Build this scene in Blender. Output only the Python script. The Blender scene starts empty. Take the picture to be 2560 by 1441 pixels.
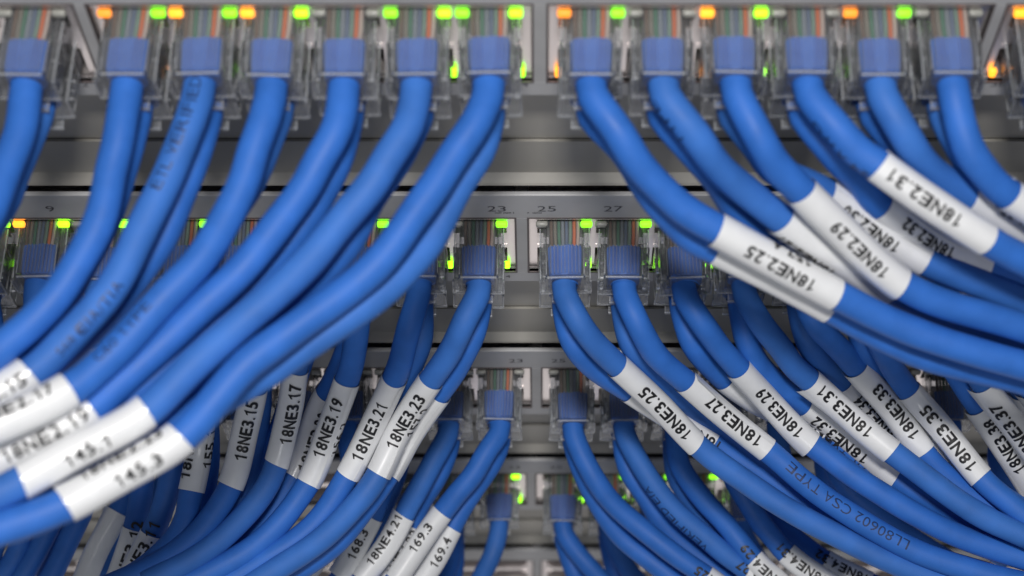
import bpy, bmesh, math, random
from mathutils import Vector, Matrix
random.seed(7)
MM = 0.001
S = bpy.context.scene
COL = S.collection

# ------------------------------------------------------------------ camera
PHI = math.radians(62.9)                 # looks down by this angle
FPX = 4690.0                             # focal length in photo pixels (2560 wide)
DIST = 471.8                             # mm from the lens to the rack face on the axis
CP, SP = math.cos(PHI), math.sin(PHI)
CY, CZ = -DIST*CP, DIST*SP               # camera position in mm
VX = 1350.0
cam_d = bpy.data.cameras.new('camera')
cam = bpy.data.objects.new('camera', cam_d); COL.objects.link(cam); S.camera = cam
cam.location = (0, CY*MM, CZ*MM)
cam.rotation_euler = (math.pi/2-PHI, 0, 0)
cam_d.sensor_width = 36; cam_d.lens = FPX/2560*36
cam_d.shift_x = -(VX-1280)/2560
cam_d.clip_start = 0.01; cam_d.clip_end = 20
cam_d.dof.use_dof = True
cam_d.dof.focus_distance = 0.460
cam_d.dof.aperture_fstop = 14.8

def ray(px, py, Z):                      # a place in the rack, in mm
    a = (px-VX)/FPX*Z; u = -(py-720)/FPX*Z
    return Vector((a, CY + Z*CP + u*SP, CZ - Z*SP + u*CP))
def project(p):
    vy, vz = p.y-CY, p.z-CZ
    Z = vy*CP - vz*SP; u = vy*SP + vz*CP
    return (VX + p.x/Z*FPX, 720 - u/Z*FPX, Z)
def onface(px, py, Y=0.0):
    r = ray(px, py, 1.0) - Vector((0, CY, CZ))
    t = (Y-CY)/r.y
    return Vector((0, CY, CZ)) + r*t

# ------------------------------------------------------------------ world and lamps
W = bpy.data.worlds.new('World'); S.world = W; W.use_nodes = True
W.node_tree.nodes['Background'].inputs[0].default_value = (0.86, 0.9, 1.0, 1)
W.node_tree.nodes['Background'].inputs[1].default_value = 0.14
def area(name, loc, target, size, power, color):
    l = bpy.data.lights.new(name, 'AREA'); l.shape = 'RECTANGLE'; l.size, l.size_y = size; l.energy = power; l.color = color
    o = bpy.data.objects.new(name, l); COL.objects.link(o); o.location = loc
    d = Vector(target)-Vector(loc); o.rotation_euler = d.to_track_quat('-Z', 'Y').to_euler(); return o
area('key_lamp', (0.0, -0.17, 0.57), (0, -0.03, 0.02), (0.08, 0.04), 2.35, (1.0, 0.975, 0.95))
area('front_fill', (0.0, -0.50, 0.36), (0, 0, -0.02), (0.22, 0.12), 0.38, (0.97, 0.98, 1.0))  # added fill without a real fixture, lifts the dark cables on the left
area('floor_bounce_fill', (0.0, -0.42, -0.70), (0, -0.15, 0.0), (1.0, 0.45), 0.95, (1.0, 0.95, 0.92))  # added out of view as floor bounce, gives the socket shields a bright reflection
S.view_settings.view_transform = 'Standard'; S.view_settings.look = 'None'
S.view_settings.exposure = 0; S.view_settings.gamma = 1
S.cycles.transparent_max_bounces = 32
S.cycles.max_bounces = 8

# ------------------------------------------------------------------ materials
def mat(name, color, rough=.5, metal=0, spec=.5, noise=0.0, nscale=400, bump=0, bscale=2000, coat=0):
    m = bpy.data.materials.new(name); m.use_nodes = True
    nt = m.node_tree; b = nt.nodes['Principled BSDF']
    b.inputs['Base Color'].default_value = (*color, 1)
    b.inputs['Roughness'].default_value = rough; b.inputs['Metallic'].default_value = metal
    b.inputs['Specular IOR Level'].default_value = spec
    if coat: b.inputs['Coat Weight'].default_value = coat; b.inputs['Coat Roughness'].default_value = .12
    tc = nt.nodes.new('ShaderNodeTexCoord')
    if noise:
        n = nt.nodes.new('ShaderNodeTexNoise'); n.inputs['Scale'].default_value = nscale; n.inputs['Detail'].default_value = 5
        nt.links.new(tc.outputs['Object'], n.inputs['Vector'])
        r = nt.nodes.new('ShaderNodeMapRange'); r.inputs['From Min'].default_value = .3; r.inputs['From Max'].default_value = .7
        r.inputs['To Min'].default_value = 1-noise; r.inputs['To Max'].default_value = 1+noise
        nt.links.new(n.outputs['Fac'], r.inputs['Value'])
        x = nt.nodes.new('ShaderNodeVectorMath'); x.operation = 'SCALE'; x.inputs[0].default_value = color
        nt.links.new(r.outputs[0], x.inputs['Scale']); nt.links.new(x.outputs[0], b.inputs['Base Color'])
        r2 = nt.nodes.new('ShaderNodeMapRange'); r2.inputs['To Min'].default_value = rough*.8; r2.inputs['To Max'].default_value = min(1, rough*1.25)
        nt.links.new(n.outputs['Fac'], r2.inputs['Value']); nt.links.new(r2.outputs[0], b.inputs['Roughness'])
    if bump:
        n = nt.nodes.new('ShaderNodeTexNoise'); n.inputs['Scale'].default_value = bscale; n.inputs['Detail'].default_value = 3
        nt.links.new(tc.outputs['Object'], n.inputs['Vector'])
        bp = nt.nodes.new('ShaderNodeBump'); bp.inputs['Strength'].default_value = bump; bp.inputs['Distance'].default_value = .0001
        nt.links.new(n.outputs['Fac'], bp.inputs['Height']); nt.links.new(bp.outputs[0], b.inputs['Normal'])
    return m
def emit(name, color, strength):
    m = bpy.data.materials.new(name); m.use_nodes = True; nt = m.node_tree; b = nt.nodes['Principled BSDF']
    b.inputs['Base Color'].default_value = (*[c*.5 for c in color], 1)
    b.inputs['Emission Color'].default_value = (*color, 1); b.inputs['Emission Strength'].default_value = strength
    return m
def clear(name, milk, tint, ior=1.38, rough=.22):
    m = bpy.data.materials.new(name); m.use_nodes = True; nt = m.node_tree
    for n in list(nt.nodes): nt.nodes.remove(n)
    out = nt.nodes.new('ShaderNodeOutputMaterial')
    tr = nt.nodes.new('ShaderNodeBsdfTransparent'); tr.inputs[0].default_value = (*tint, 1)
    gl = nt.nodes.new('ShaderNodeBsdfGlossy'); gl.inputs['Roughness'].default_value = rough
    df = nt.nodes.new('ShaderNodeBsdfDiffuse'); df.inputs[0].default_value = (.8, .82, .85, 1)
    fr = nt.nodes.new('ShaderNodeFresnel'); fr.inputs[0].default_value = ior
    tc = nt.nodes.new('ShaderNodeTexCoord'); n = nt.nodes.new('ShaderNodeTexNoise'); n.inputs['Scale'].default_value = 420
    nt.links.new(tc.outputs['Object'], n.inputs['Vector'])
    bp = nt.nodes.new('ShaderNodeBump'); bp.inputs['Strength'].default_value = .35; bp.inputs['Distance'].default_value = .0003
    nt.links.new(n.outputs['Fac'], bp.inputs['Height'])
    for q in (gl, fr): nt.links.new(bp.outputs[0], q.inputs['Normal'])
    a = nt.nodes.new('ShaderNodeMixShader'); a.inputs[0].default_value = milk
    nt.links.new(tr.outputs[0], a.inputs[1]); nt.links.new(df.outputs[0], a.inputs[2])
    c = nt.nodes.new('ShaderNodeMixShader')
    nt.links.new(fr.outputs[0], c.inputs[0]); nt.links.new(a.outputs[0], c.inputs[1]); nt.links.new(gl.outputs[0], c.inputs[2])
    nt.links.new(c.outputs[0], out.inputs['Surface'])
    return m
M = dict(
    blue=mat('blue_pvc', (.029, .146, .53), .54, spec=.35, noise=.10, nscale=160, bump=.12, bscale=2600),
    blue2=mat('blue_pvc_slightly_faded', (.037, .156, .515), .60, spec=.35, noise=.13, nscale=110, bump=.12, bscale=2600),
    paper=mat('label_vinyl', (.80, .81, .82), .38, spec=.5, noise=.03, nscale=300, bump=.08, bscale=900, coat=.35),
    ink=mat('label_ink', (.012, .012, .014), .45),
    jink=mat('jacket_ink', (.01, .03, .11), .5),
    panel=mat('panel_paint', (.44, .44, .445), .5, metal=.1, noise=.11, nscale=70, bump=.1, bscale=1500),
    filler=mat('filler_paint', (.36, .345, .31), .42, metal=.15, noise=.10, nscale=45, bump=.12, bscale=1300),
    chassis=mat('chassis_steel', (.10, .10, .105), .5, metal=.5, noise=.1, nscale=50),
    shield=mat('socket_shield', (.90, .83, .81), .30, metal=.8, noise=.05, nscale=150),
    dark=mat('socket_dark', (.012, .012, .013), .5),
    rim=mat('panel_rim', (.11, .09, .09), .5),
    print=mat('panel_print', (.05, .05, .06), .5),
    off=mat('status_lens_off', (.34, .34, .31), .3),
    green=emit('status_green', (.30, 1.0, .012), 3.0), green2=emit('status_green_dim', (.26, 1.0, .02), 1.7),
    orange=emit('status_orange', (1.0, .33, .02), 2.4), orange2=emit('status_orange_dim', (1.0, .30, .03), 1.4),
    clear=clear('clear_plastic', .08, (.93, .94, .95)),
    edge=clear('clear_plastic_edge', .26, (.93, .94, .95), 1.42, .2), tabedge=clear('clear_tab_edge', .16, (.93, .94, .95), 1.2, .4),
    tab=clear('clear_tab_plastic', .07, (.95, .96, .97), 1.2, .35),
)
WIRE = [('brown', (.13, .08, .05)), ('white_brown', (.20, .18, .14)), ('green', (.05, .17, .10)), ('white_blue', (.20, .23, .26)),
        ('blue', (.10, .14, .22)), ('white_green', (.16, .26, .20)), ('orange', (.60, .13, .03)), ('white_orange', (.48, .38, .32))]
WM = [mat('wire_'+n, c, .45) for n, c in WIRE]

# ------------------------------------------------------------------ helpers
def mesh_obj(name, bm, m, parent=None, smooth=False):
    me = bpy.data.meshes.new(name); bm.normal_update(); bm.to_mesh(me); bm.free()
    if smooth:
        for p in me.polygons: p.use_smooth = True
    for x in (m if isinstance(m, (list, tuple)) else [m]): me.materials.append(x)
    return inst(name, me, parent)
def inst(name, me, parent=None, loc=None):
    o = bpy.data.objects.new(name, me); COL.objects.link(o)
    if parent is not None: o.parent = parent
    if loc is not None: o.location = loc
    return o
def empty(name, loc_mm):
    o = bpy.data.objects.new(name, None); COL.objects.link(o); o.empty_display_size = .005; o.location = Vector(loc_mm)*MM; return o
def tag(o, label, cat, group=None, kind=None):
    o['label'] = label; o['category'] = cat
    if group: o['group'] = group
    if kind: o['kind'] = kind
def box(bm, x0, x1, y0, y1, z0, z1, bevel=0, mi=0):
    v = [bm.verts.new((x*MM, y*MM, z*MM)) for x in (x0, x1) for y in (y0, y1) for z in (z0, z1)]
    f = [bm.faces.new([v[i] for i in q]) for q in ((0,1,3,2),(4,6,7,5),(0,4,5,1),(2,3,7,6),(0,2,6,4),(1,5,7,3))]
    for q in f: q.material_index = mi
    if bevel:
        es = list({e for q in f for e in q.edges})
        r = bmesh.ops.bevel(bm, geom=es, offset=bevel*MM, segments=2, affect='EDGES', profile=.5)
        for q in r['faces']: q.material_index = mi
    return f
def prism(bm, prof, x0, x1, mi=0):       # (y,z) outline extruded along x
    a = [bm.verts.new((x0*MM, y*MM, z*MM)) for y, z in prof]; b = [bm.verts.new((x1*MM, y*MM, z*MM)) for y, z in prof]
    n = len(prof); fs = [bm.faces.new(a), bm.faces.new(b[::-1])]
    for i in range(n): fs.append(bm.faces.new([a[i], b[i], b[(i+1) % n], a[(i+1) % n]]))
    bmesh.ops.recalc_face_normals(bm, faces=fs); return fs

ADV = {'.': .278, ' ': .278, 'E': .667, 'N': .722, 'T': .61, 'L': .556, 'V': .667, 'R': .722, 'I': .278, 'F': .61, 'D': .722, 'A': .667,
       '/': .278, 'C': .722, 'Y': .667, 'P': .667, 'M': .833, 'W': .944, 'G': .778, 'S': .667, 'U': .722}
GL = {}
def glyph(ch, bold):
    if (ch, bold) in GL: return GL[(ch, bold)]
    adv = ADV.get(ch, .556); out = ([], [])
    if ch == '1':                        # drawn: stem and flag
        w = .10+bold*.5; x1 = .38
        pts = [(x1-w, 0), (x1, 0), (x1, .716), (x1-.065, .716), (x1-w, .66), (x1-w-.17, .545), (x1-w-.17, .455), (x1-w, .53)]
        out = (pts, [(0, 1, 2, 3), (0, 3, 4, 7), (4, 5, 6, 7)])
    elif ch != ' ':
        cu = bpy.data.curves.new('t', 'FONT'); cu.body = ch; cu.size = 1.0; cu.offset = bold; cu.resolution_u = 3
        o = bpy.data.objects.new('t', cu); COL.objects.link(o); bpy.context.view_layer.update()
        me = bpy.data.meshes.new_from_object(o.evaluated_get(bpy.context.evaluated_depsgraph_get()))
        P = [(v.co.x, v.co.y) for v in me.vertices]; F_ = [tuple(f.vertices) for f in me.polygons]
        bpy.data.objects.remove(o); bpy.data.curves.remove(cu); bpy.data.meshes.remove(me)
        x0, x1 = min(p[0] for p in P), max(p[0] for p in P); y0, y1 = min(p[1] for p in P), max(p[1] for p in P)
        if ch == '.': tw, ty = .15, .14
        elif ch in 'I': tw, ty = .10+bold, .716
        else: tw, ty = adv*.84, .716
        out = ([((x-x0)/(x1-x0)*tw+(adv-tw)/2, (y-y0)/(y1-y0)*ty) for x, y in P], F_)
    GL[(ch, bold)] = out
    return out
def font_mesh(txt, size, bold=0.0, sx=1.0):   # flat lettering in mm, centred
    em = size/.716; L = sum(ADV.get(c, .556) for c in txt); x = -L/2
    bm = bmesh.new()
    for c in txt:
        P, F_ = glyph(c, bold)
        V = [bm.verts.new(((x+p[0])*em*sx, p[1]*em-size*.5, 0)) for p in P]
        for f in F_: bm.faces.new([V[k] for k in f])
        x += ADV.get(c, .556)
    return bm

# ------------------------------------------------------------------ rack switches
PITCH, FIRST = 14.0, 10.0
BT, BH = 10.8, 27.0                      # socket block: below panel top, height
# T = panel top (mm), X = sideways offset (mm)
ROWS = [dict(T=131.5, X=0.0), dict(T=46.6, X=-4.3), dict(T=-37.4, X=-1.0), dict(T=-116.4, X=-2.8), dict(T=-199.5, X=-1.0)]
ROWNAME = ['top', 'second', 'third', 'fourth', 'lowest']
def port_x(i):                           # i = ..., -2, -1 | 0, 1 ... around the middle divider
    j = i if i >= 0 else -i-1
    x = FIRST + PITCH*j + (19.4-PITCH)*(j//6)
    return x if i >= 0 else -x
def block_spans():
    for b in (-3, -2, -1, 0, 1, 2):
        j = b if b >= 0 else -b-1
        x0 = 1.7 + j*89.4; x1 = x0 + 86.4
        yield (b, x0, x1) if b >= 0 else (b, -x1, -x0)
# lit lights: upper ones keyed (port, side), lower ones likewise
UP = [ {(-6,-1):'orange',(-6,1):'green',(-5,-1):'orange',(-5,1):'green',(-4,-1):'orange',(-4,1):'green',(-2,-1):'green',(-2,1):'green',
        (-1,-1):'green',(-1,1):'green',(0,-1):'orange',(0,1):'green',(2,-1):'orange',(2,1):'green',(4,-1):'orange',(4,1):'green',(6,-1):'orange'},
       {(-9,1):'green',(-8,-1):'orange',(-8,1):'green',(-7,1):'green',(-6,1):'green',(-4,1):'green',(-3,1):'green',(-1,1):'green',(0,1):'green',(1,1):'green',(3,1):'green',(5,1):'green'},
       {},
       {(-1,1):'green',(0,1):'green',(1,1):'green',(2,1):'green',(3,1):'green',(-8,1):'green',(-7,1):'green'},
       {} ]
LO = [ {(-6,1):'orange',(-5,1):'green',(-2,1):'green',(-1,1):'green',(0,-1):'orange',(1,1):'orange',(3,-1):'green',(4,-1):'green',(6,-1):'orange'},
       {(-9,1):'green',(-8,-1):'green',(-4,1):'green',(-3,1):'green',(-2,1):'green',(-1,1):'green',(0,1):'green',(1,1):'green',(2,1):'green',(3,-1):'green',(4,1):'green'},
       {},
       {(-1,1):'green',(-2,1):'green',(-3,1):'green',(-4,1):'green',(0,1):'green',(1,1):'green',(3,1):'green',(-7,1):'green'},
       {} ]
def lens_mesh(w, h, d):
    bm = bmesh.new(); box(bm, -w/2, w/2, -d, 0.4, -h/2, h/2, bevel=.45)
    return bm
LENS = {}
def lens(kind, up):
    if (kind, up) not in LENS:
        bm = lens_mesh(2.8, 1.7, 1.0) if up else lens_mesh(1.5, 2.3, 1.0)
        me = bpy.data.meshes.new('status_light'); bm.to_mesh(me); bm.free(); me.materials.append(M[kind])
        for p in me.polygons: p.use_smooth = True
        LENS[(kind, up)] = me
    return LENS[(kind, up)]

XL, XR = -268.0, 268.0
def flat_text(txt, px, py, size, parent, m, X0, T, name='printed_number', sx=1.2):
    p = onface(px, py, -0.02)
    bm = font_mesh(txt, size, sx=sx)
    for v in bm.verts:
        x, y = v.co.x, v.co.y
        v.co = Vector((p.x-X0+x, -0.03, p.z-T+y))*MM
    return mesh_obj(name, bm, m, parent)
for ri, R in enumerate(ROWS):
    T, X0 = R['T'], R['X']
    sw = empty('network_switch', (X0, 0, T))
    tag(sw, ['pale network switch at the very top with orange and green lights, cut by the frame',
             'grey network switch second from top, numbered 23, 25 and 27 above its sockets',
             'dim grey network switch third from top with no lights lit',
             'blurred grey network switch fourth from top with faint green lights',
             'blurred grey network switch at the bottom edge under the others'][ri], 'network switch', 'network switches stacked in the rack')
    # all children in local mm relative to (X0, 0, T)
    zb0, zb1 = -BT, -BT-BH
    bm = bmesh.new()
    box(bm, XL, XR, 0, 1.2, zb0, 0, .25)                       # top strip
    box(bm, XL, XR, 0, 1.2, -43, zb1, .25)                      # bottom strip
    spans = list(block_spans()); prev = XL
    for b, x0, x1 in spans:
        box(bm, prev, x0, 0.003, 1.2, zb1+.003, zb0-.003); prev = x1
    box(bm, prev, XR, 0.003, 1.2, zb1+.003, zb0-.003)
    fp = mesh_obj('front_panel', bm, M['panel'], sw)
    bm = bmesh.new(); box(bm, XL+1, XR-1, 14, 120, -42.5, -.5)
    mesh_obj('chassis', bm, M['chassis'], sw)
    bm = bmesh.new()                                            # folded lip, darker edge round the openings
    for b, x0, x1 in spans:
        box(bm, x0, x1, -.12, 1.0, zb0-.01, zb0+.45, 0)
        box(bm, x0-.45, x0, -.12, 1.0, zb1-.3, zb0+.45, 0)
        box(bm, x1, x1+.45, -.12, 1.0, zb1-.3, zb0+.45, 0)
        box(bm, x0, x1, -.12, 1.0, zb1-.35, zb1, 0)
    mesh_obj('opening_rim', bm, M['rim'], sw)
    for b, x0, x1 in spans:
        if b in (-3, 2) : continue
        bm = bmesh.new()
        # shield face made of bars round the cavities (butt joined), cavities are open and dark inside
        xs = [port_x(i) for i in (range(0, 24) if b >= 0 else range(-24, 0)) if x0 < port_x(i) < x1]; xs.sort()
        y0, y1 = 1.25, 12.0
        box(bm, x0+.01, x1-.01, .55, y1, zb0-1.6, zb0-.02)      # top bar
        box(bm, x0+.01, x1-.01, y0, y1, zb1+.01, zb1+1.2)       # bottom bar
        zc0, zc1 = zb0-1.6, zb1+1.2
        edges = []
        for x in xs: edges += [x-6.35, x+6.35]
        # full height walls
        wx = [(x0+.01, edges[0])] + [(edges[2*k+1], edges[2*k+2]) for k in range(5)] + [(edges[-1], x1-.01)]
        for a, c in wx: box(bm, a, c, y0, y1, zc1, zc0)
        for x in xs:                                           # middle tongue and side wings
            box(bm, x-6.34, x+6.34, y0+.2, y1, zb0-15.2, zb0-11.8)
            for s in (-1, 1):
                a, c = sorted((x+s*6.34, x+s*4.9)); box(bm, a, c, y0+.1, y1, zb0-16.8, zb0-15.21); box(bm, a, c, y0+.1, y1, zb0-11.79, zb0-9.6)
                box(bm, *sorted((x+s*6.33, x+s*5.7)), y0+3, y1, zb0-9.59, zb0-5)
        pb = mesh_obj('socket_block', bm, M['shield'], sw)
        bm = bmesh.new(); box(bm, x0+.3, x1-.3, 12.05, 13.5, zb1+.3, zb0-.3)
        for x in xs:
            for zt in (zb0-1.62, zb0-15.3):
                box(bm, x-6.2, x+6.2, 9.5, 12.0, zt-9.6, zt-.1)
                for k in range(8): box(bm, x-3.6+k*1.02-.2, x-3.6+k*1.02+.2, 5, 9.45, zt-9, zt-8.4)
        mesh_obj('socket_cavity', bm, M['dark'], pb)
        for i in (range(0, 24) if b >= 0 else range(-24, 0)):
            x = port_x(i)
            if not x0 < x < x1: continue
            for s in (-1, 1):
                k = UP[ri].get((i, s)) or 'off'
                if k == 'off' and ri > 2: continue
                if k != 'off' and random.random() < .35: k += '2'
                o = inst('status_light', lens(k, True), pb, Vector((x+s*5.25, .5, zb0-3.1))*MM)
                k = LO[ri].get((i, s))
                if k: o = inst('status_light', lens(k, False), pb, Vector((x+s*6.2, .9, zb1+2.6))*MM)
    R['sw'] = sw; R['fp'] = fp
T, X0 = ROWS[1]['T'], ROWS[1]['X']; fp = ROWS[1]['fp']
for t, px in (('9', 125), ('11', 268), ('23', 1242), ('25', 1367), ('27', 1533), ('29', 1700), ('31', 1866)):
    flat_text(t, px, 522, 2.5, fp, M['print'], X0, T)
for t, px in (('24', 1263), ('26', 1420)): flat_text(t, px, 691, 1.5, fp, M['print'], X0, T)
bm = bmesh.new()
for a, b in ((1237, 1286), (1318, 1355)):
    p, q = onface(a, 532, 0), onface(b, 532, 0)
    n = 14
    for k in range(n):
        if random.random() < .2: continue
        xa = p.x+(q.x-p.x)*k/n; box(bm, xa-X0, xa+(q.x-p.x)/n*.7-X0, -.03, .02, p.z-T-.25*random.random()-.2, p.z-T+.25*random.random()+.1)
mesh_obj('printed_rule', bm, M['print'], fp)
for t, px in (('12', 203), ('24', 1303), ('26', 1470), ('36', 2495)):
    flat_text(t, px, 211, 1.7, ROWS[0]['fp'], M['print'], ROWS[0]['X'], ROWS[0]['T'])
for t, px in (('23', 1290), ('25', 1396)): flat_text(t, px, 902, 2.2, ROWS[2]['fp'], M['print'], ROWS[2]['X'], ROWS[2]['T'])
for t, px in (('23', 1285), ('25', 1390)): flat_text(t, px, 1168, 2.2, ROWS[3]['fp'], M['print'], ROWS[3]['X'], ROWS[3]['T'])

# filler panels between the switches
FL = ['blank grey filler panel between the top switch and the second',
      'blank grey filler panel between the second and third switches',
      'shaded blank filler panel between the third and fourth switches',
      'dark blank filler panel between the fourth switch and the lowest']
for i in range(4):
    a = ROWS[i]['T']-43.6; b = ROWS[i+1]['T']+0.75
    f = empty('filler_panel', (0, 0, b)); tag(f, FL[i], 'filler panel', 'blank filler panels between switches')
    h = a-b
    seam = 14.0
    bm = bmesh.new(); prism(bm, [(6.2, h+3), (6.2, seam+.25), (8, seam+.25), (8, h+3)], XL, XR)
    mesh_obj('upper_plate', bm, M['filler'], f)
    bm = bmesh.new(); prism(bm, [(5.4, seam), (4.4, 2.2), (2.6, .5), (2.2, 0), (3.2, -.0), (5.5, 1.4), (6.15, seam)], XL, XR)
    mesh_obj('lower_plate', bm, M['filler'], f)
    bm = bmesh.new()
    for sx in (-250, 250): box(bm, sx-6, sx+6, 8.05, 60, 2, h-2)
    mesh_obj('bracket', bm, M['chassis'], f)
# rear of the rack: a dark steel back so that gaps look into the rack, not out of it
bm = bmesh.new(); box(bm, XL, XR, 121, 123, -300, 220)
rb = mesh_obj('rack_back', bm, M['chassis']); rb['kind'] = 'structure'

# ------------------------------------------------------------------ plug (built once; local: y<0 outwards, z=0 at block top)
PL = 14.4
def plug_meshes():
    bm = bmesh.new()
    prof = [(-5.8,-10.4),(5.8,-10.4),(5.8,-4.9),(5.3,-4.4),(4.5,-4.3),(4.3,-2.8),(4.1,-2.5),(-4.1,-2.5),(-4.3,-2.8),(-4.5,-4.3),(-5.3,-4.4),(-5.8,-4.9)]
    rings = []
    for y, sx, dz in ((8.0,1,0),(0,1,0),(-4.9,1,0),(-5.4,1.04,.1),(-9.5,1.02,.1),(-PL+1.0,.98,0),(-PL+.6,1.05,.25),(-PL,1.05,.25)):
        rings.append([bm.verts.new((x*sx*MM, y*MM, (z+dz*(1 if z > -6 else -1))*MM)) for x, z in prof])
    for a, b in zip(rings, rings[1:]):
        for k in range(12): bm.faces.new([a[k], a[(k+1) % 12], b[(k+1) % 12], b[k]])
    bm.faces.new(rings[0][::-1]); bm.faces.new(rings[-1])
    bmesh.ops.recalc_face_normals(bm, faces=bm.faces[:])
    # inner walls and posts of the moulding
    for s in (-1, 1):
        box(bm, *sorted((s*4.35, s*4.65)), -PL+.8, 5, -9.8, -4.6)
        box(bm, *sorted((s*4.7, s*5.6)), -7.2, -6.6, -10, -4.8)
        box(bm, *sorted((s*4.7, s*5.6)), -11.2, -10.7, -10, -4.8)
    for k in range(9): box(bm, -3.3+k*.82-.12, -3.3+k*.82+.12, -PL+1.4, -5.9, -2.62, -2.30)
    for s in (-1, 1):
        box(bm, *sorted((s*5.62, s*5.93)), -PL, -.2, -5.1, -4.75, mi=1)
        box(bm, *sorted((s*5.62, s*5.93)), -PL, -5.5, -10.6, -10.2, mi=1)
        box(bm, *sorted((s*4.28, s*4.5)), -PL+1.1, -5.6, -3.1, -2.6, mi=1)
        box(bm, *sorted((s*5.7, s*6.1)), -5.6, -4.9, -10, -5.0, mi=1)
        box(bm, *sorted((s*4.9, s*5.75)), -9.6, -9.1, -9.5, -4.68, mi=1)
        box(bm, *sorted((s*5.75, s*6.12)), -PL-.1, -PL+.35, -10.4, -4.4, mi=1)
    box(bm, -4.2, 4.2, -PL-.12, -PL+.28, -2.5, -2.18, mi=1)
    box(bm, -6.1, 6.1, -PL-.1, -PL+.3, -10.95, -10.5, mi=1)
    body = bpy.data.meshes.new('plug'); bm.normal_update(); bm.to_mesh(body); bm.free(); body.materials.append(M['clear']); body.materials.append(M['edge'])
    # latch: a tongue that leaves the underside and hangs below, outwards
    bm = bmesh.new()
    prism(bm, [(4,-10.6),(-2,-10.7),(-10,-11.4),(-15.4,-12.5),(-15.5,-13.3),(-14.9,-13.3),(-10,-12.3),(-2,-11.6),(4,-11.5)], -3.0, 3.0)
    prism(bm, [(-13,-10.96),(-14.3,-10.96),(-14.3,-11.6),(-13.6,-11.6)], -5.2, 5.2)
    for s in (-1, 1):
        fs = prism(bm, [(-2,-10.65),(-10,-11.35),(-15.4,-12.45),(-15.4,-12.85),(-10,-11.75),(-2,-11.05)], *sorted((s*3.02, s*3.3)))
        for f in fs: f.material_index = 1
    for f in prism(bm, [(-15.4,-12.5),(-15.8,-12.6),(-15.8,-13.4),(-15.4,-13.4)], -3.3, 3.3): f.material_index = 1
    bmesh.ops.recalc_face_normals(bm, faces=bm.faces[:])
    latch = bpy.data.meshes.new('latch'); bm.to_mesh(latch); bm.free(); latch.materials.append(M['tab']); latch.materials.append(M['tabedge'])
    # crushed end of the blue jacket with grooves
    bm = bmesh.new(); n = 96
    prev = None
    for y, wx, zt, g in ((-5.4,3.95,-3.0,.2),(-5.9,4.1,-2.75,.3),(-10,4.0,-2.75,.3),(-12.9,3.7,-2.8,.2),(-13.6,3.2,-3.1,0),(-PL-.3,2.95,-3.3,0)):
        ring = []
        for k in range(n):
            t = 2*math.pi*k/n; c, s = math.cos(t), math.sin(t)
            p = .45 if g else 1.0
            x = wx*math.copysign(abs(c)**p, c); z = -6.2+(zt+6.2)*math.copysign(abs(s)**p, s)
            if g and s > .3: z += g*math.sin(x*7.3)*.8
            ring.append(bm.verts.new((x*MM, y*MM, z*MM)))
        if prev:
            for k in range(n): bm.faces.new([prev[k], prev[(k+1) % n], ring[(k+1) % n], ring[k]])
        else: bm.faces.new(ring)
        prev = ring
    bmesh.ops.recalc_face_normals(bm, faces=bm.faces[:])
    boot = bpy.data.meshes.new('jacket_end'); bm.to_mesh(boot); bm.free(); boot.materials.append(M['blue'])
    wires = []
    for k in range(8):
        bm = bmesh.new(); x1 = -3.15+k*.9; x0 = x1*.92
        prev = None
        for y, xx in ((7, x1), (0, x1), (-3, x1), (-5.8, x0*(.95+.1*random.random()))):
            ring = [bm.verts.new(((xx+.41*math.cos(a))*MM, y*MM, (-3.25+.41*math.sin(a))*MM)) for a in [j*math.pi/4 for j in range(8)]]
            if prev:
                for j in range(8): bm.faces.new([prev[j], prev[(j+1) % 8], ring[(j+1) % 8], ring[j]])
            prev = ring
        me = bpy.data.meshes.new('wire'); bm.to_mesh(me); bm.free(); me.materials.append(WM[k])
        for p in me.polygons: p.use_smooth = True
        wires.append(me)
    return body, latch, boot, wires
BODY, LATCH, BOOT, WIRES = plug_meshes()

# ------------------------------------------------------------------ cables
RAD = 2.92
def catmull(P, per=9):
    out = []
    Q = [P[0]*2-P[1]] + P + [P[-1]*2-P[-2]]
    for i in range(1, len(Q)-2):
        p0, p1, p2, p3 = Q[i-1:i+3]
        t0 = 0; t1 = t0+max(1e-6, (p1-p0).length)**.5; t2 = t1+max(1e-6, (p2-p1).length)**.5; t3 = t2+max(1e-6, (p3-p2).length)**.5
        for k in range(per):
            t = t1+(t2-t1)*k/per
            A1 = p0*((t1-t)/(t1-t0))+p1*((t-t0)/(t1-t0)); A2 = p1*((t2-t)/(t2-t1))+p2*((t-t1)/(t2-t1)); A3 = p2*((t3-t)/(t3-t2))+p3*((t-t2)/(t3-t2))
            B1 = A1*((t2-t)/(t2-t0))+A2*((t-t0)/(t2-t0)); B2 = A2*((t3-t)/(t3-t1))+A3*((t-t1)/(t3-t1))
            out.append(B1*((t2-t)/(t2-t1))+B2*((t-t1)/(t2-t1)))
    out.append(P[-1]); return out
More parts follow.
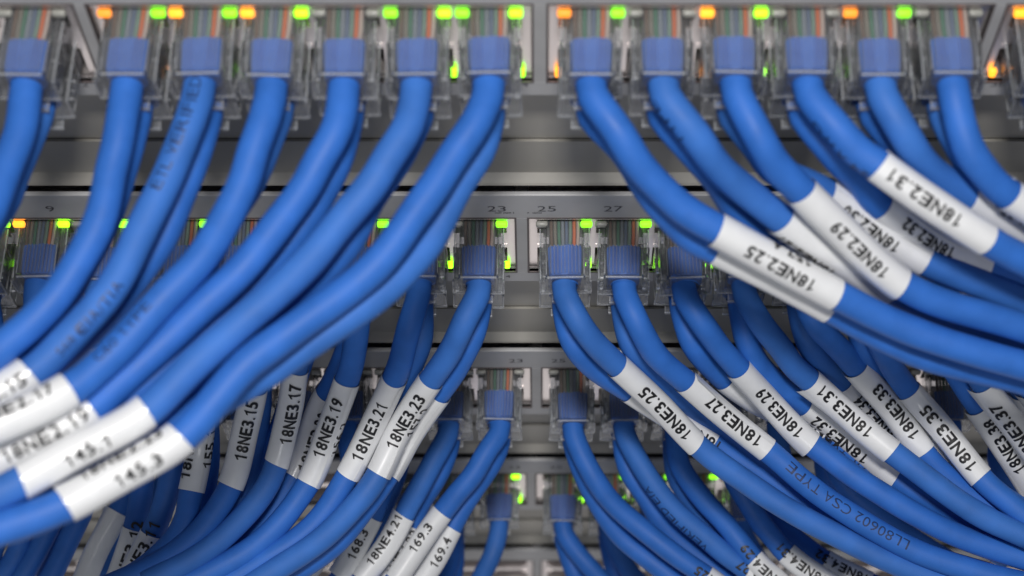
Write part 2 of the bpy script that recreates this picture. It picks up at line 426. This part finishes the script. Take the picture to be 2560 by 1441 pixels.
class Path:
    def __init__(s, pts):
        for _ in range(3):               # relax
            pts = [pts[0]] + [pts[i]*.5+(pts[i-1]+pts[i+1])*.25 for i in range(1, len(pts)-1)] + [pts[-1]]
        s.p = pts; s.s = [0]
        for a, b in zip(pts, pts[1:]): s.s.append(s.s[-1]+(b-a).length)
        s.L = s.s[-1]
        s.T = [(pts[min(i+1, len(pts)-1)]-pts[max(i-1, 0)]).normalized() for i in range(len(pts))]
        n = Vector((0, 0, 1)); n = (n-s.T[0]*n.dot(s.T[0])).normalized(); s.N = [n]
        for i in range(1, len(pts)):
            n = s.N[-1]; n = (n-s.T[i]*n.dot(s.T[i])).normalized(); s.N.append(n)
    def at(s, d):
        d = max(0, min(s.L, d)); lo, hi = 0, len(s.s)-1
        while hi-lo > 1:
            m = (lo+hi)//2
            if s.s[m] <= d: lo = m
            else: hi = m
        f = (d-s.s[lo])/max(1e-9, s.s[hi]-s.s[lo])
        p = s.p[lo].lerp(s.p[hi], f); t = s.T[lo].lerp(s.T[hi], f).normalized(); n = s.N[lo].lerp(s.N[hi], f)
        n = (n-t*n.dot(t)).normalized()
        return p, t, n, t.cross(n)
    def near(s, px, py):
        best = None
        for p, d in zip(s.p, s.s):
            q = project(p); e = (q[0]-px)**2+(q[1]-py)**2
            if best is None or e < best[0]: best = (e, d)
        return best[1]
    def facing(s, d):                    # angle round the cable that faces the viewer at d
        p, t, n, b = s.at(d); v = (Vector((0, CY, CZ))-p).normalized()
        return math.atan2(v.dot(b), v.dot(n))
def tube(path, r, d0, d1, sides=22, step=2.2, rf=None, cap=True):
    bm = bmesh.new(); n = max(2, int((d1-d0)/step)); prev = None
    for k in range(n+1):
        d = d0+(d1-d0)*k/n; p, t, nn, b = path.at(d)
        ring = []
        for j in range(sides):
            a = 2*math.pi*j/sides; rr = rf(d, a) if rf else r
            ring.append(bm.verts.new((p+(nn*math.cos(a)+b*math.sin(a))*rr)*MM))
        if prev:
            for j in range(sides): bm.faces.new([prev[j], prev[(j+1) % sides], ring[(j+1) % sides], ring[j]])
        elif cap: bm.faces.new(ring[::-1])
        prev = ring
    if cap: bm.faces.new(prev)
    return bm
def wrap(path, d0, d1, seam, sk0, sk1):  # spiral wound label: thickness, overlapping seam, slightly skewed ends
    bm = bmesh.new(); sides = 40; n = max(3, int((d1-d0)/1.6)); prev = None
    fl = random.uniform(.0, .14); lift = random.choice((0, .25, .5, .8)); lf = random.choice((0, 1)); wp = random.uniform(0, 6)
    for k in range(n+1):
        f = k/n; ring = []
        for j in range(sides+5):
            a = seam+2*math.pi*j/sides
            sk = (sk0*(1-f)+sk1*f)*math.cos(a-seam-1)
            d = d0+(d1-d0)*f+sk; p, t, nn, b = path.at(d)
            r = RAD+.13+.14*j/sides+(max(0, j-sides)/4)**1.5*(.12+lift*max(0, abs(f-lf)*-2.5+1))+fl*(.5+.5*math.cos(2*(a-seam)))+.025*math.sin(9*f+wp)*math.sin(3*a)
            ring.append(p+(nn*math.cos(a)+b*math.sin(a))*r)
        ring = [bm.verts.new(v*MM) for v in ring]
        if prev:
            for j in range(sides+4): bm.faces.new([prev[j], prev[j+1], ring[j+1], ring[j]])
        prev = ring
    bmesh.ops.solidify(bm, geom=bm.faces[:], thickness=-.14*MM) if False else None
    return bm, fl
def wound_text(path, txt, dmid, ang, r, size, m, parent, name, bold=.0, sx=1.0, d_sign=-1):
    bm = font_mesh(txt, size, bold, sx)
    ys = [v.co.y for v in bm.verts]
    y = min(ys)+.35
    while y < max(ys):
        bmesh.ops.bisect_plane(bm, geom=bm.verts[:]+bm.edges[:]+bm.faces[:], plane_co=(0, y, 0), plane_no=(0, 1, 0)); y += .35
    xs = [v.co.x for v in bm.verts]; x = min(xs)+1.5
    while x < max(xs):
        bmesh.ops.bisect_plane(bm, geom=bm.verts[:]+bm.edges[:]+bm.faces[:], plane_co=(x, 0, 0), plane_no=(1, 0, 0)); x += 1.5
    # letters run towards the plug (d falls); their tops turn with +90 degrees seen from outside
    for v in bm.verts:
        p, t, nn, b = path.at(dmid+d_sign*v.co.x)
        a = ang + (-v.co.y)/r*(-d_sign)*(-1)
        v.co = (p+(nn*math.cos(a)+b*math.sin(a))*r)*MM
    return mesh_obj(name, bm, m, parent)

NUM = ['first','second','third','fourth','fifth','sixth','seventh','eighth','ninth','tenth','eleventh','twelfth']
COUNT = 0
def cable(row, port, lower, pts, Zs, label=None, prints=(), tilt=0.0, desc=None):
    """pts: centre line, Zs: [(fraction, distance)], label: (start, end, text, along, turn, size)"""
    global COUNT, RAD; COUNT += 1; RAD = 3.15 if row == 0 else 2.92
    R = ROWS[row]; x = R['X']+port_x(port)
    ztop = R['T']-BT-(9.6 if lower else 0); yo = 1.6 if lower else 0
    root = empty('patch_cable', (x, yo, ztop))
    side = 'right' if port >= 0 else 'left'; j = port if port >= 0 else -port-1
    lt = f'{label[2]} wrap, ' if label and label[2] else ''
    t = f"blue cable, {lt}{ROWNAME[row]} switch, {'lower' if lower else 'upper'} socket, {NUM[j]} {side} of middle post"
    tag(root, desc or t, 'network cable', 'blue patch cables plugged into the switches')
    kx = tilt                                                   # the plug sits slightly askew in its socket
    pl = inst('plug', BODY, root); pl.rotation_euler = (math.radians(random.uniform(-1.2, 1.8)), math.radians(random.uniform(-2, 2)), math.radians(kx+random.uniform(-1.6, 1.6))); pl.location = (0, random.uniform(-.35, .35)*MM, 0)
    inst('latch', LATCH, pl)
    for w in WIRES: inst('wire', w, pl)
    inst('jacket_end', BOOT, pl)
    # centre line
    c = Vector((x, yo, ztop-6.3))
    rx = -math.sin(-math.radians(kx))
    P = [c+Vector((math.sin(math.radians(kx))*d, -d, 0)) for d in (10.5, PL-.6, PL+2.0)]
    z0 = project(P[-1])
    img = [(z0[0], z0[1])]
    for q in pts:
        if math.hypot(q[0]-z0[0], q[1]-z0[1]) > 55 and q[1] > z0[1]+30: img.append(q)
    L = [0]
    for a, b in zip(img, img[1:]): L.append(L[-1]+math.hypot(a[0]-b[0], a[1]-b[1]))
    lead = 75.0/L[-1]
    prof = [(0, z0[2]), (lead, z0[2]-(3.0 if row < 3 else 1.5))] + [q for q in Zs if q[0] > lead+.02]
    for q, l in zip(img[1:], L[1:]):
        f = l/L[-1]; 
        for (fa, za), (fb, zb) in zip(prof, prof[1:]):
            if f <= fb+1e-6: Z = za+(zb-za)*(f-fa)/(fb-fa); break
        P.append(ray(q[0], q[1], Z))
    CP_ = catmull(P); n_ = len(CP_); w_ = [random.uniform(0, 6.3) for _ in range(4)]
    for q in range(20, n_):
        g_ = min(1, (q-20)/20); CP_[q] = CP_[q]+Vector((.45*math.sin(q*.13+w_[0])+.2*math.sin(q*.31+w_[1]), .3*math.sin(q*.17+w_[2]), .4*math.sin(q*.15+w_[3])))*g_
    path = Path(CP_)
    org = root.location/MM
    def loc(o): o.location = -root.location
    jm = M['blue'] if COUNT % 3 else M['blue2']
    ph = random.uniform(0, 9)
    jk = mesh_obj('jacket', tube(path, RAD, 0, path.L, rf=lambda d, a: RAD*(1+.018*math.sin(d*.35+ph)*math.cos(2*a+d*.1))), jm, root, True); loc(jk)
    if label:
        s, e, txt, along, turn, size = label
        d0, d1 = path.near(*s), path.near(*e)
        if d1-d0 < 4: d1 = d0+25
        dm = (d0+d1)/2
        bm, fl = wrap(path, d0, d1, path.facing(dm)+math.radians(random.choice((62, 75, -70, 200))), random.uniform(-.5, .5), random.uniform(-.6, .6))
        lw = mesh_obj('label_wrap', bm, M['paper'], root, True); loc(lw)
        if txt:
            dt = d0+(d1-d0)*along
            o = wound_text(path, txt, dt, path.facing(dt)-math.radians(turn), RAD+.36+fl, size, M['ink'], lw, 'printed_text', bold=.028, sx=1.02)
            extra = label_extra.get((row, port, lower))
            if extra:
                wound_text(path, extra[0], d0+(d1-d0)*extra[1], path.facing(dt)-math.radians(extra[2]), RAD+.36+fl, size, M['ink'], lw, 'printed_text', bold=.028, sx=1.02)
    for txt, where, turn, size in prints:
        d = path.near(*where)
        o = wound_text(path, txt, d, path.facing(d)-math.radians(turn), RAD+.06, size, M['jink'], root, 'printed_text', bold=.0, sx=1.12); loc(o)
    return root
label_extra = {(0,-1,0):('18NE2.23', .45, -62), (0,0,0):('157.4', .55, 62), (1,-6,0):('155.1', .55, 52), (1,-3,0):('156.2', .55, 64), (1,-1,0):('157.2', .42, 66)}
F, Bk = 0, 1
# ---- top switch, left of the middle post (upper sockets)
cable(0,-8,F,[(-110,260),(-140,400),(-200,560)],[(1,350)])
cable(0,-7,F,[(76,250),(52,330),(15,430),(-30,530),(-90,640)],[(1,346)])
cable(0,-7,Bk,[(96,300),(62,370),(29,440),(-6,520),(-60,620)],[(1,362)])
cable(0,-6,F,[(318,250),(300,330),(282,410),(257,510),(220,610),(165,710),(85,805),(0,880),(-90,945)],[(1,342)])
cable(0,-6,Bk,[(342,300),(322,360),(296,440),(266,530),(234,620),(181,715),(103,810),(18,890),(-72,950)],[(1,353)])
cable(0,-5,F,[(493,250),(468,320),(436,400),(392,510),(335,625),(260,745),(165,850),(70,935),(-40,1000),(-130,1045),(-260,1105)],[(1,338)],
      label=((72,935),(-230,1090),'18NE2.15',.40,0,2.7), prints=(('ETL VERIFIED',(478,350),-24,2.3),('EIA/TIA',(240,765),10,2.2),('568 C',(165,850),10,1.7)))
cable(0,-5,Bk,[(518,300),(500,360),(470,440),(430,530),(375,630),(298,745),(203,845),(98,940),(-2,1000)],[(1,351)])
cable(0,-4,F,[(676,250),(660,310),(628,400),(592,480),(552,560),(492,660),(415,755),(318,850),(240,917),(170,972),(10,1062),(-90,1110)],[(1,333)],
      label=((170,974),(-80,1105),'18NE2.17',.55,-38,2.7), prints=(('C60 TYPE',(320,850),-30,2.0),))
cable(0,-4,Bk,[(693,300),(665,360),(630,440),(575,540),(530,630),(462,720),(362,825),(252,925),(142,1000)],[(1,347)])
cable(0,-3,F,[(862,250),(845,320),(798,405),(745,490),(680,580),(595,680),(500,775),(400,868),(305,955),(225,1022),(100,1095),(-60,1180)],[(1,340)],
      label=((228,1020),(-60,1180),'18NE2.19',.40,0,2.7))
cable(0,-3,Bk,[(876,300),(852,370),(812,460),(762,545),(699,635),(615,735),(515,830),(405,925),(295,1010)],[(1,350)])
cable(0,-2,F,[(1036,250),(1018,320),(965,400),(908,485),(848,565),(775,650),(688,738),(588,822),(485,910),(365,1025),(210,1115),(60,1210),(-60,1265),(-160,1290)],[(1,331)],
      label=((366,1024),(60,1210),'145.1',.5,14,2.7))
cable(0,-2,Bk,[(1052,300),(1014,360),(974,430),(914,520),(863,605),(788,690),(714,770),(609,860),(489,950),(389,1040),(239,1140),(79,1240),(-71,1300)],[(1,343)])
cable(0,-1,F,[(1212,250),(1188,310),(1132,400),(1072,490),(1005,578),(925,668),(830,755),(728,835),(610,925),(465,1078),(300,1180),(160,1266),(0,1325),(-120,1360)],[(1,330)],
      label=((458,1090),(160,1268),'145.3',.40,14,2.7))
cable(0,-1,Bk,[(1237,300),(1202,370),(1162,450),(1109,540),(1054,625),(969,712),(877,790),(767,865),(652,935),(532,1010),(392,1110),(232,1210),(92,1290),(-88,1340)],[(.35,356),(.7,349),(1,341)])
# ---- top switch, right of the middle post
cable(0,0,F,[(1512,250),(1552,335),(1607,420),(1672,492),(1735,542),(1790,574),(1940,655),(2092,738),(2230,803),(2380,862),(2560,918),(2660,945)],[(.65,382),(1,390)],
      label=((1790,574),(2092,738),'18NE2.25',.5,-12,2.75))
cable(0,0,Bk,[(1506,300),(1557,370),(1610,450),(1664,528),(1720,585),(1790,622),(1930,697),(2065,765),(2200,835),(2330,890),(2480,935),(2620,975)],[(.65,391),(1,399)],
      label=((1782,620),(2075,768),'',.5,0,2.6))
cable(0,1,F,[(1694,250),(1738,335),(1795,415),(1862,485),(1945,545),(2080,632),(2220,716),(2350,780),(2560,850),(2660,880)],[(.6,391),(1,400)],
      label=((1945,545),(2232,722),'18NE2.27',.28,-66,2.7), prints=(('TYPE CM',(1700,240),-62,2.3),))
cable(0,1,Bk,[(1682,310),(1734,380),(1794,460),(1849,530),(1925,590),(2060,670),(2200,745),(2350,810),(2560,880)],[(.6,401),(1,410)])
cable(0,2,F,[(1860,250),(1896,335),(1945,420),(2000,488),(2125,596),(2255,706),(2370,762),(2480,800),(2640,850)],[(.55,379),(1,390)],
      label=((1998,486),(2255,708),'18NE2.29',.55,-4,2.75))
cable(0,2,Bk,[(1852,305),(1904,375),(1945,430),(2005,462),(2075,492),(2190,572),(2315,650),(2450,712),(2560,755),(2650,780)],[(.55,389),(1,398)],
      label=((2060,480),(2312,648),'18NE2.30',.42,-10,2.7))
cable(0,3,F,[(2050,250),(2090,320),(2142,378),(2198,414),(2330,506),(2468,603),(2560,650),(2660,690)],[(.6,364),(1,374)],
      label=((2198,414),(2466,602),'18NE2.31',.38,0,2.75), prints=(('24 AWG',(2120,350),-64,2.4),))
cable(0,3,Bk,[(2029,310),(2077,370),(2137,440),(2175,500),(2230,535),(2330,597),(2465,662),(2560,700),(2650,725)],[(.6,393),(1,399)],
      label=((2195,515),(2466,664),'18NE2.32',.42,0,2.7))
cable(0,4,F,[(2222,250),(2262,335),(2328,425),(2420,490),(2560,572),(2680,640)],[(1,390)],
      label=((2422,491),(2640,615),'18NE2.33',.55,24,2.6))
cable(0,4,Bk,[(2204,310),(2257,370),(2327,450),(2385,530),(2500,610),(2620,680)],[(1,406)])
cable(0,5,F,[(2382,270),(2420,375),(2468,440),(2526,485),(2620,550),(2700,600)],[(1,376)],
      label=((2524,483),(2690,592),'18NE2.35',.75,6,2.7))
cable(0,5,Bk,[(2366,310),(2400,370),(2457,460),(2505,530),(2620,610)],[(1,389)])
cable(0,6,F,[(2632,260),(2660,340),(2700,430)],[(1,358)])
cable(0,6,Bk,[(2600,300),(2612,380),(2660,470)],[(1,370)])

# ---- second switch, left
ST = 3.1
cable(1,-1,F,[(1180,735),(1160,800),(1128,872),(1078,950),(1010,1066),(945,1184),(888,1258),(815,1335),(735,1400),(620,1470)],[(.4,454),(1,450)],
      label=((1076,951),(945,1184),'18NE3.23',.44,4,ST))
cable(1,-1,Bk,[(1196,790),(1180,840),(1150,900),(1100,980),(1030,1090),(968,1190),(905,1275),(835,1355),(740,1430),(640,1490)],[(.4,462),(1,459)],
      label=((1098,985),(968,1190),'',.5,0,2.5))
cable(1,-2,F,[(1042,735),(1030,800),(1006,872),(985,942),(930,1062),(873,1188),(822,1270),(740,1350),(645,1412),(540,1470)],[(.4,456),(1,452)],
      label=((986,940),(873,1190),'18NE3.21',.54,0,ST), prints=())
cable(1,-2,Bk,[(1068,790),(1052,850),(1025,930),(985,1010),(930,1110),(880,1200),(825,1290),(750,1370),(650,1440)],[(.4,465),(1,461)],
      label=((960,1060),(838,1230),'18NE3.22',.45,25,ST))
cable(1,-3,F,[(903,735),(895,800),(880,880),(868,950),(822,1080),(775,1208),(715,1290),(625,1372),(520,1430),(400,1480)],[(.4,456),(1,450)],
      label=((868,951),(775,1208),'18NE3.19',.44,-8,ST))
cable(1,-3,Bk,[(905,790),(880,850),(842,930),(800,1010),(765,1110),(725,1215),(670,1310),(600,1380),(500,1440)],[(.4,468),(1,464)],
      label=((818,975),(742,1205),'18NE3.20',.55,26,ST))
cable(1,-4,F,[(760,735),(755,800),(750,880),(740,950),(722,1050),(690,1162),(645,1240),(570,1330),(485,1396),(370,1460)],[(.4,455),(1,449)],
      label=((755,920),(692,1160),'18NE3.17',.44,12,ST))
cable(1,-4,Bk,[(770,790),(765,850),(742,930),(720,1010),(690,1110),(650,1210),(600,1300),(530,1370),(430,1440)],[(.4,468),(1,464)])
cable(1,-5,F,[(612,735),(620,800),(630,880),(632,960),(612,1090),(580,1220),(530,1300),(448,1366),(345,1430),(240,1480)],[(.4,454),(1,450)],
      label=((634,970),(580,1220),'18NE3.15',.42,4,ST))
cable(1,-5,Bk,[(630,800),(645,880),(652,980),(640,1100),(615,1200),(570,1300),(490,1380),(400,1440)],[(.4,467),(1,463)])
cable(1,-6,F,[(468,735),(480,800),(498,900),(506,1000),(498,1110),(483,1230),(470,1290),(430,1356),(360,1415),(270,1470)],[(.4,456),(1,453)],
      label=((505,985),(483,1231),'18NE3.13',.52,-46,ST))
cable(1,-6,Bk,[(490,800),(505,900),(520,1000),(524,1110),(515,1220),(495,1300),(440,1390),(380,1450)],[(.4,468),(1,465)])
cable(1,-7,F,[(262,735),(300,800),(370,900),(420,1010),(438,1120),(425,1220),(385,1330),(330,1430),(300,1500)],[(.4,466),(1,472)],
      label=((386,1328),(310,1480),'18NE3.11',.32,-8,ST))
cable(1,-7,Bk,[(262,800),(290,880),(330,980),(350,1090),(352,1200),(335,1320),(300,1430),(280,1500)],[(.4,480),(1,484)],
      label=((338,1315),(290,1480),'18NE3.12',.40,10,ST))
cable(1,-8,F,[(104,735),(88,790),(45,870),(-10,950),(-80,1030)],[(1,456)])
cable(1,-8,Bk,[(120,790),(110,850),(80,920),(30,1010),(-40,1100)],[(1,468)])
cable(1,-9,F,[(-35,735),(-50,790),(-90,900)],[(1,456)])
cable(1,-9,Bk,[(-10,780),(-20,820),(-60,900),(-100,980)],[(1,464)])
# ---- second switch, right
cable(1,0,F,[(1416,735),(1440,790),(1483,850),(1547,915),(1640,1010),(1737,1108),(1825,1176),(1946,1260),(2069,1328),(2192,1388),(2330,1440),(2480,1490)],[(.35,458),(1,458)],
      label=((1547,915),(1737,1108),'18NE3.25',.56,-4,ST))
cable(1,0,Bk,[(1404,790),(1430,850),(1500,930),(1585,990),(1680,1045),(1768,1095),(1860,1158),(1960,1225),(2060,1285),(2180,1345),(2330,1395),(2480,1440)],[(.35,468),(1,469)],
      label=((1560,975),(1782,1104),'18NE3.26',.74,-8,ST))
cable(1,1,F,[(1572,735),(1588,795),(1620,855),(1662,905),(1708,952),(1810,1040),(1914,1124),(2000,1196),(2110,1276),(2270,1368),(2430,1424),(2600,1470)],[(.35,456),(1,455)],
      label=((1708,952),(1914,1124),'18NE3.27',.56,6,ST), prints=(('LL80602 CSA TYPE',(2105,1270),12,2.5),))
cable(1,1,Bk,[(1556,790),(1575,850),(1620,910),(1690,975),(1790,1065),(1890,1145),(1990,1220),(2100,1300),(2260,1388),(2430,1450)],[(.35,469),(1,468)])
cable(1,2,F,[(1725,735),(1744,795),(1790,858),(1845,918),(1940,1015),(2030,1112),(2090,1165),(2180,1222),(2300,1290),(2430,1350),(2580,1405)],[(.35,458),(1,456)],
      label=((1845,918),(2030,1112),'18NE3.29',.55,0,ST))
cable(1,2,Bk,[(1694,790),(1728,850),(1795,930),(1880,995),(1975,1045),(2058,1085),(2150,1150),(2260,1225),(2400,1295),(2560,1350)],[(.35,469),(1,467)],
      label=((1812,945),(2060,1086),'18NE3.30',.84,0,ST), prints=(('2080602  C60  TYPE',(2185,1175),-6,2.4),))
cable(1,3,F,[(1868,735),(1890,790),(1932,855),(1975,902),(2025,943),(2125,1040),(2228,1133),(2330,1212),(2450,1284),(2580,1345)],[(.35,454),(1,450)],
      label=((2025,943),(2228,1133),'18NE3.31',.42,2,ST))
cable(1,3,Bk,[(1842,790),(1870,860),(1925,940),(1995,1003),(2080,1068),(2170,1140),(2250,1200),(2340,1258),(2450,1315),(2580,1375)],[(.35,467),(1,463)],
      label=((2010,1014),(2240,1192),'18NE3.32',.42,-30,ST))
cable(1,4,F,[(2010,735),(2030,790),(2072,850),(2134,918),(2225,1020),(2311,1127),(2390,1210),(2480,1275),(2600,1345)],[(.35,458),(1,458)],
      label=((2134,918),(2311,1127),'18NE3.33',.54,10,ST))
cable(1,4,Bk,[(1990,790),(2020,860),(2090,935),(2180,1030),(2265,1120),(2350,1200),(2460,1280),(2580,1340)],[(.35,469),(1,468)],
      label=((2105,950),(2280,1136),'18NE3.34',.5,-10,ST))
cable(1,5,F,[(2155,735),(2172,795),(2208,870),(2275,977),(2360,1085),(2452,1196),(2520,1255),(2620,1330)],[(.35,455),(1,452)],
      label=((2275,977),(2452,1196),'18NE3.35',.54,0,ST))
cable(1,5,Bk,[(2130,790),(2155,860),(2220,960),(2310,1060),(2390,1150),(2470,1220),(2590,1300)],[(.35,465),(1,461)],
      label=((2270,1010),(2466,1190),'',.5,0,ST))
cable(1,6,F,[(2365,735),(2375,790),(2405,860),(2463,959),(2530,1060),(2610,1170)],[(1,458)],
      label=((2463,959),(2600,1160),'18NE3.37',.50,-16,ST))
cable(1,6,Bk,[(2345,790),(2355,840),(2385,915),(2440,1009),(2495,1095),(2560,1200),(2620,1290)],[(1,474)],
      label=((2440,1009),(2575,1220),'18NE3.38',.42,0,ST))
cable(1,7,F,[(2512,740),(2530,830),(2560,930),(2620,1050)],[(1,461)],label=((2575,970),(2660,1120),'18NE3.39',.5,0,ST))
cable(1,7,Bk,[(2495,790),(2510,860),(2548,960),(2600,1060),(2660,1150)],[(1,474)],label=((2555,978),(2660,1150),'18NE3.40',.5,0,ST))

# ---- third switch, left
cable(2,-1,F,[(1234,1090),(1215,1130),(1178,1195),(1140,1243),(1107,1280),(1040,1372),(975,1460),(940,1510)],[(.5,510),(1,507)],
      label=((1107,1280),(985,1446),'169.3',.40,-14,2.6))
cable(2,-1,Bk,[(1252,1115),(1232,1155),(1182,1232),(1132,1318),(1080,1405),(1020,1490)],[(.5,519),(1,516)],
      label=((1140,1320),(1040,1462),'169.4',.40,6,2.6))
cable(2,-2,F,[(1110,1090),(1096,1130),(1065,1195),(1030,1252),(1010,1286),(960,1366),(905,1450),(880,1500)],[(.5,510),(1,507)],
      label=((1010,1286),(905,1450),'18NE4.21',.40,-22,2.6))
cable(2,-2,Bk,[(1128,1115),(1100,1180),(1050,1262),(1030,1330),(975,1410),(920,1500)],[(.5,520),(1,518)],
      label=((1040,1315),(940,1470),'18NE4.22',.45,20,2.6))
cable(2,-3,F,[(995,1090),(985,1140),(966,1210),(933,1290),(888,1370),(835,1460),(810,1500)],[(.5,510),(1,508)],
      label=((933,1290),(845,1445),'168.3',.45,0,2.6))
cable(2,-3,Bk,[(1010,1115),(992,1180),(956,1262),(930,1340),(880,1430),(840,1500)],[(.5,520),(1,518)])
cable(2,-4,F,[(880,1090),(878,1150),(868,1230),(830,1330),(790,1400),(730,1470)],[(.5,511),(1,509)],
      label=((792,1398),(735,1465),'18NE4.17',.5,10,2.6))
cable(2,-4,Bk,[(885,1115),(880,1180),(850,1290),(800,1380),(740,1460)],[(1,519)])
cable(2,-5,F,[(760,1090),(750,1160),(725,1260),(660,1360),(580,1450)],[(1,511)])
cable(2,-6,F,[(640,1090),(630,1160),(600,1260),(560,1350),(500,1450)],[(1,511)])
cable(2,-6,Bk,[(640,1115),(638,1180),(610,1290),(570,1390),(540,1460)],[(1,520)])
cable(2,-7,F,[(445,1090),(430,1150),(400,1230),(370,1310),(340,1400),(320,1480)],[(1,511)])
cable(2,-8,F,[(328,1090),(328,1150),(312,1222),(275,1310),(240,1385),(210,1460)],[(1,502)],
      label=((310,1290),(225,1470),'',.5,0,2.6))
cable(2,-9,F,[(212,1090),(215,1180),(205,1270),(180,1330),(135,1425),(110,1480)],[(1,505)])
cable(2,-9,Bk,[(214,1115),(205,1200),(180,1290),(150,1370),(110,1450)],[(1,516)])
cable(2,-10,F,[(95,1090),(110,1190),(130,1290),(112,1350),(65,1435),(40,1480)],[(1,507)])
cable(2,-11,F,[(-30,1090),(10,1180),(60,1290),(45,1370),(5,1441),(-20,1490)],[(1,507)])
cable(2,-12,F,[(-150,1090),(-80,1200),(-10,1310),(-30,1400),(-60,1460)],[(1,507)])
# ---- third switch, right
cable(2,0,F,[(1440,1090),(1450,1120),(1478,1182),(1530,1252),(1595,1315),(1669,1374),(1740,1426),(1830,1490)],[(.5,512),(1,510)],
      label=((1758,1440),(1830,1490),'18NE4.25',.5,0,2.6))
cable(2,0,Bk,[(1432,1120),(1456,1180),(1503,1262),(1548,1335),(1615,1396),(1680,1450),(1730,1490)],[(.5,521),(1,519)])
cable(2,1,F,[(1562,1090),(1580,1125),(1622,1196),(1669,1252),(1731,1316),(1792,1370),(1856,1416),(1930,1470)],[(.5,510),(1,509)],
      label=((1868,1425),(1940,1478),'18NE4.27',.5,0,2.6), prints=(('VERIFIED EIA',(1700,1290),-50,2.3),))
cable(2,1,Bk,[(1550,1120),(1568,1170),(1612,1240),(1650,1298),(1710,1356),(1775,1418),(1830,1470)],[(.5,520),(1,519)])
cable(2,2,F,[(1680,1090),(1698,1160),(1750,1238),(1813,1312),(1884,1400),(1950,1462),(1990,1500)],[(.5,510),(1,507)],
      label=((1882,1398),(1975,1485),'18NE4.29',.25,0,2.6))
cable(2,2,Bk,[(1668,1120),(1690,1190),(1740,1270),(1805,1350),(1880,1430),(1940,1490)],[(.5,520),(1,519)])
cable(2,3,F,[(1800,1090),(1825,1180),(1880,1275),(1932,1342),(1968,1383),(2060,1450),(2100,1480)],[(.5,510),(1,507)],
      label=((1968,1383),(2080,1465),'18NE4.31',.32,0,2.6))
cable(2,3,Bk,[(1792,1120),(1840,1210),(1915,1290),(1990,1350),(2065,1398),(2150,1445),(2220,1480)],[(.5,520),(1,517)],
      label=((2062,1396),(2170,1455),'18NE4.32',.35,10,2.6))
cable(2,4,F,[(1925,1090),(1960,1170),(2030,1260),(2110,1335),(2190,1385),(2260,1420),(2360,1470)],[(1,510)],
      label=((2262,1422),(2360,1468),'18NE4.33',.5,0,2.6))
cable(2,5,F,[(2045,1090),(2090,1180),(2170,1270),(2280,1350),(2420,1430)],[(1,508)])
cable(2,5,Bk,[(2035,1120),(2070,1200),(2150,1300),(2260,1380),(2380,1450)],[(1,519)])
cable(2,6,F,[(2215,1090),(2250,1160),(2320,1240),(2420,1330),(2520,1400)],[(1,508)])
cable(2,7,F,[(2338,1090),(2370,1160),(2440,1240),(2540,1330),(2620,1400)],[(1,508)])
cable(2,8,F,[(2460,1090),(2495,1160),(2560,1240),(2640,1330)],[(1,508)])
# ---- fourth switch
cable(3,-1,F,[(1254,1325),(1248,1355),(1228,1395),(1200,1441),(1170,1490)],[(1,575)])
cable(3,-2,F,[(1155,1325),(1148,1360),(1125,1410),(1095,1470)],[(1,575)])
cable(3,-2,Bk,[(1165,1345),(1160,1390),(1135,1440),(1110,1490)],[(1,585)])
cable(3,-3,F,[(1040,1325),(1030,1370),(1000,1440),(970,1500)],[(1,575)])
cable(3,-4,F,[(930,1325),(915,1380),(890,1450)],[(1,575)])
cable(3,-7,F,[(540,1325),(520,1380),(490,1450)],[(1,575)])
cable(3,-9,F,[(320,1325),(300,1380),(270,1450)],[(1,575)])
cable(3,0,F,[(1412,1325),(1424,1355),(1456,1400),(1500,1445),(1550,1490)],[(1,577)])
cable(3,0,Bk,[(1400,1345),(1410,1390),(1440,1445),(1470,1490)],[(1,586)])
cable(3,1,F,[(1510,1325),(1528,1370),(1570,1425),(1620,1480)],[(1,577)])
cable(3,1,Bk,[(1498,1345),(1510,1390),(1545,1450),(1580,1500)],[(1,586)])
cable(3,2,F,[(1615,1325),(1635,1370),(1680,1430),(1730,1490)],[(1,577)])
cable(3,3,F,[(1722,1325),(1745,1370),(1795,1430),(1850,1490)],[(1,577)])
cable(3,4,F,[(1830,1325),(1860,1380),(1920,1440)],[(1,577)])
cable(3,5,F,[(1940,1325),(1975,1380),(2040,1450)],[(1,577)])
print('CABLES', COUNT)
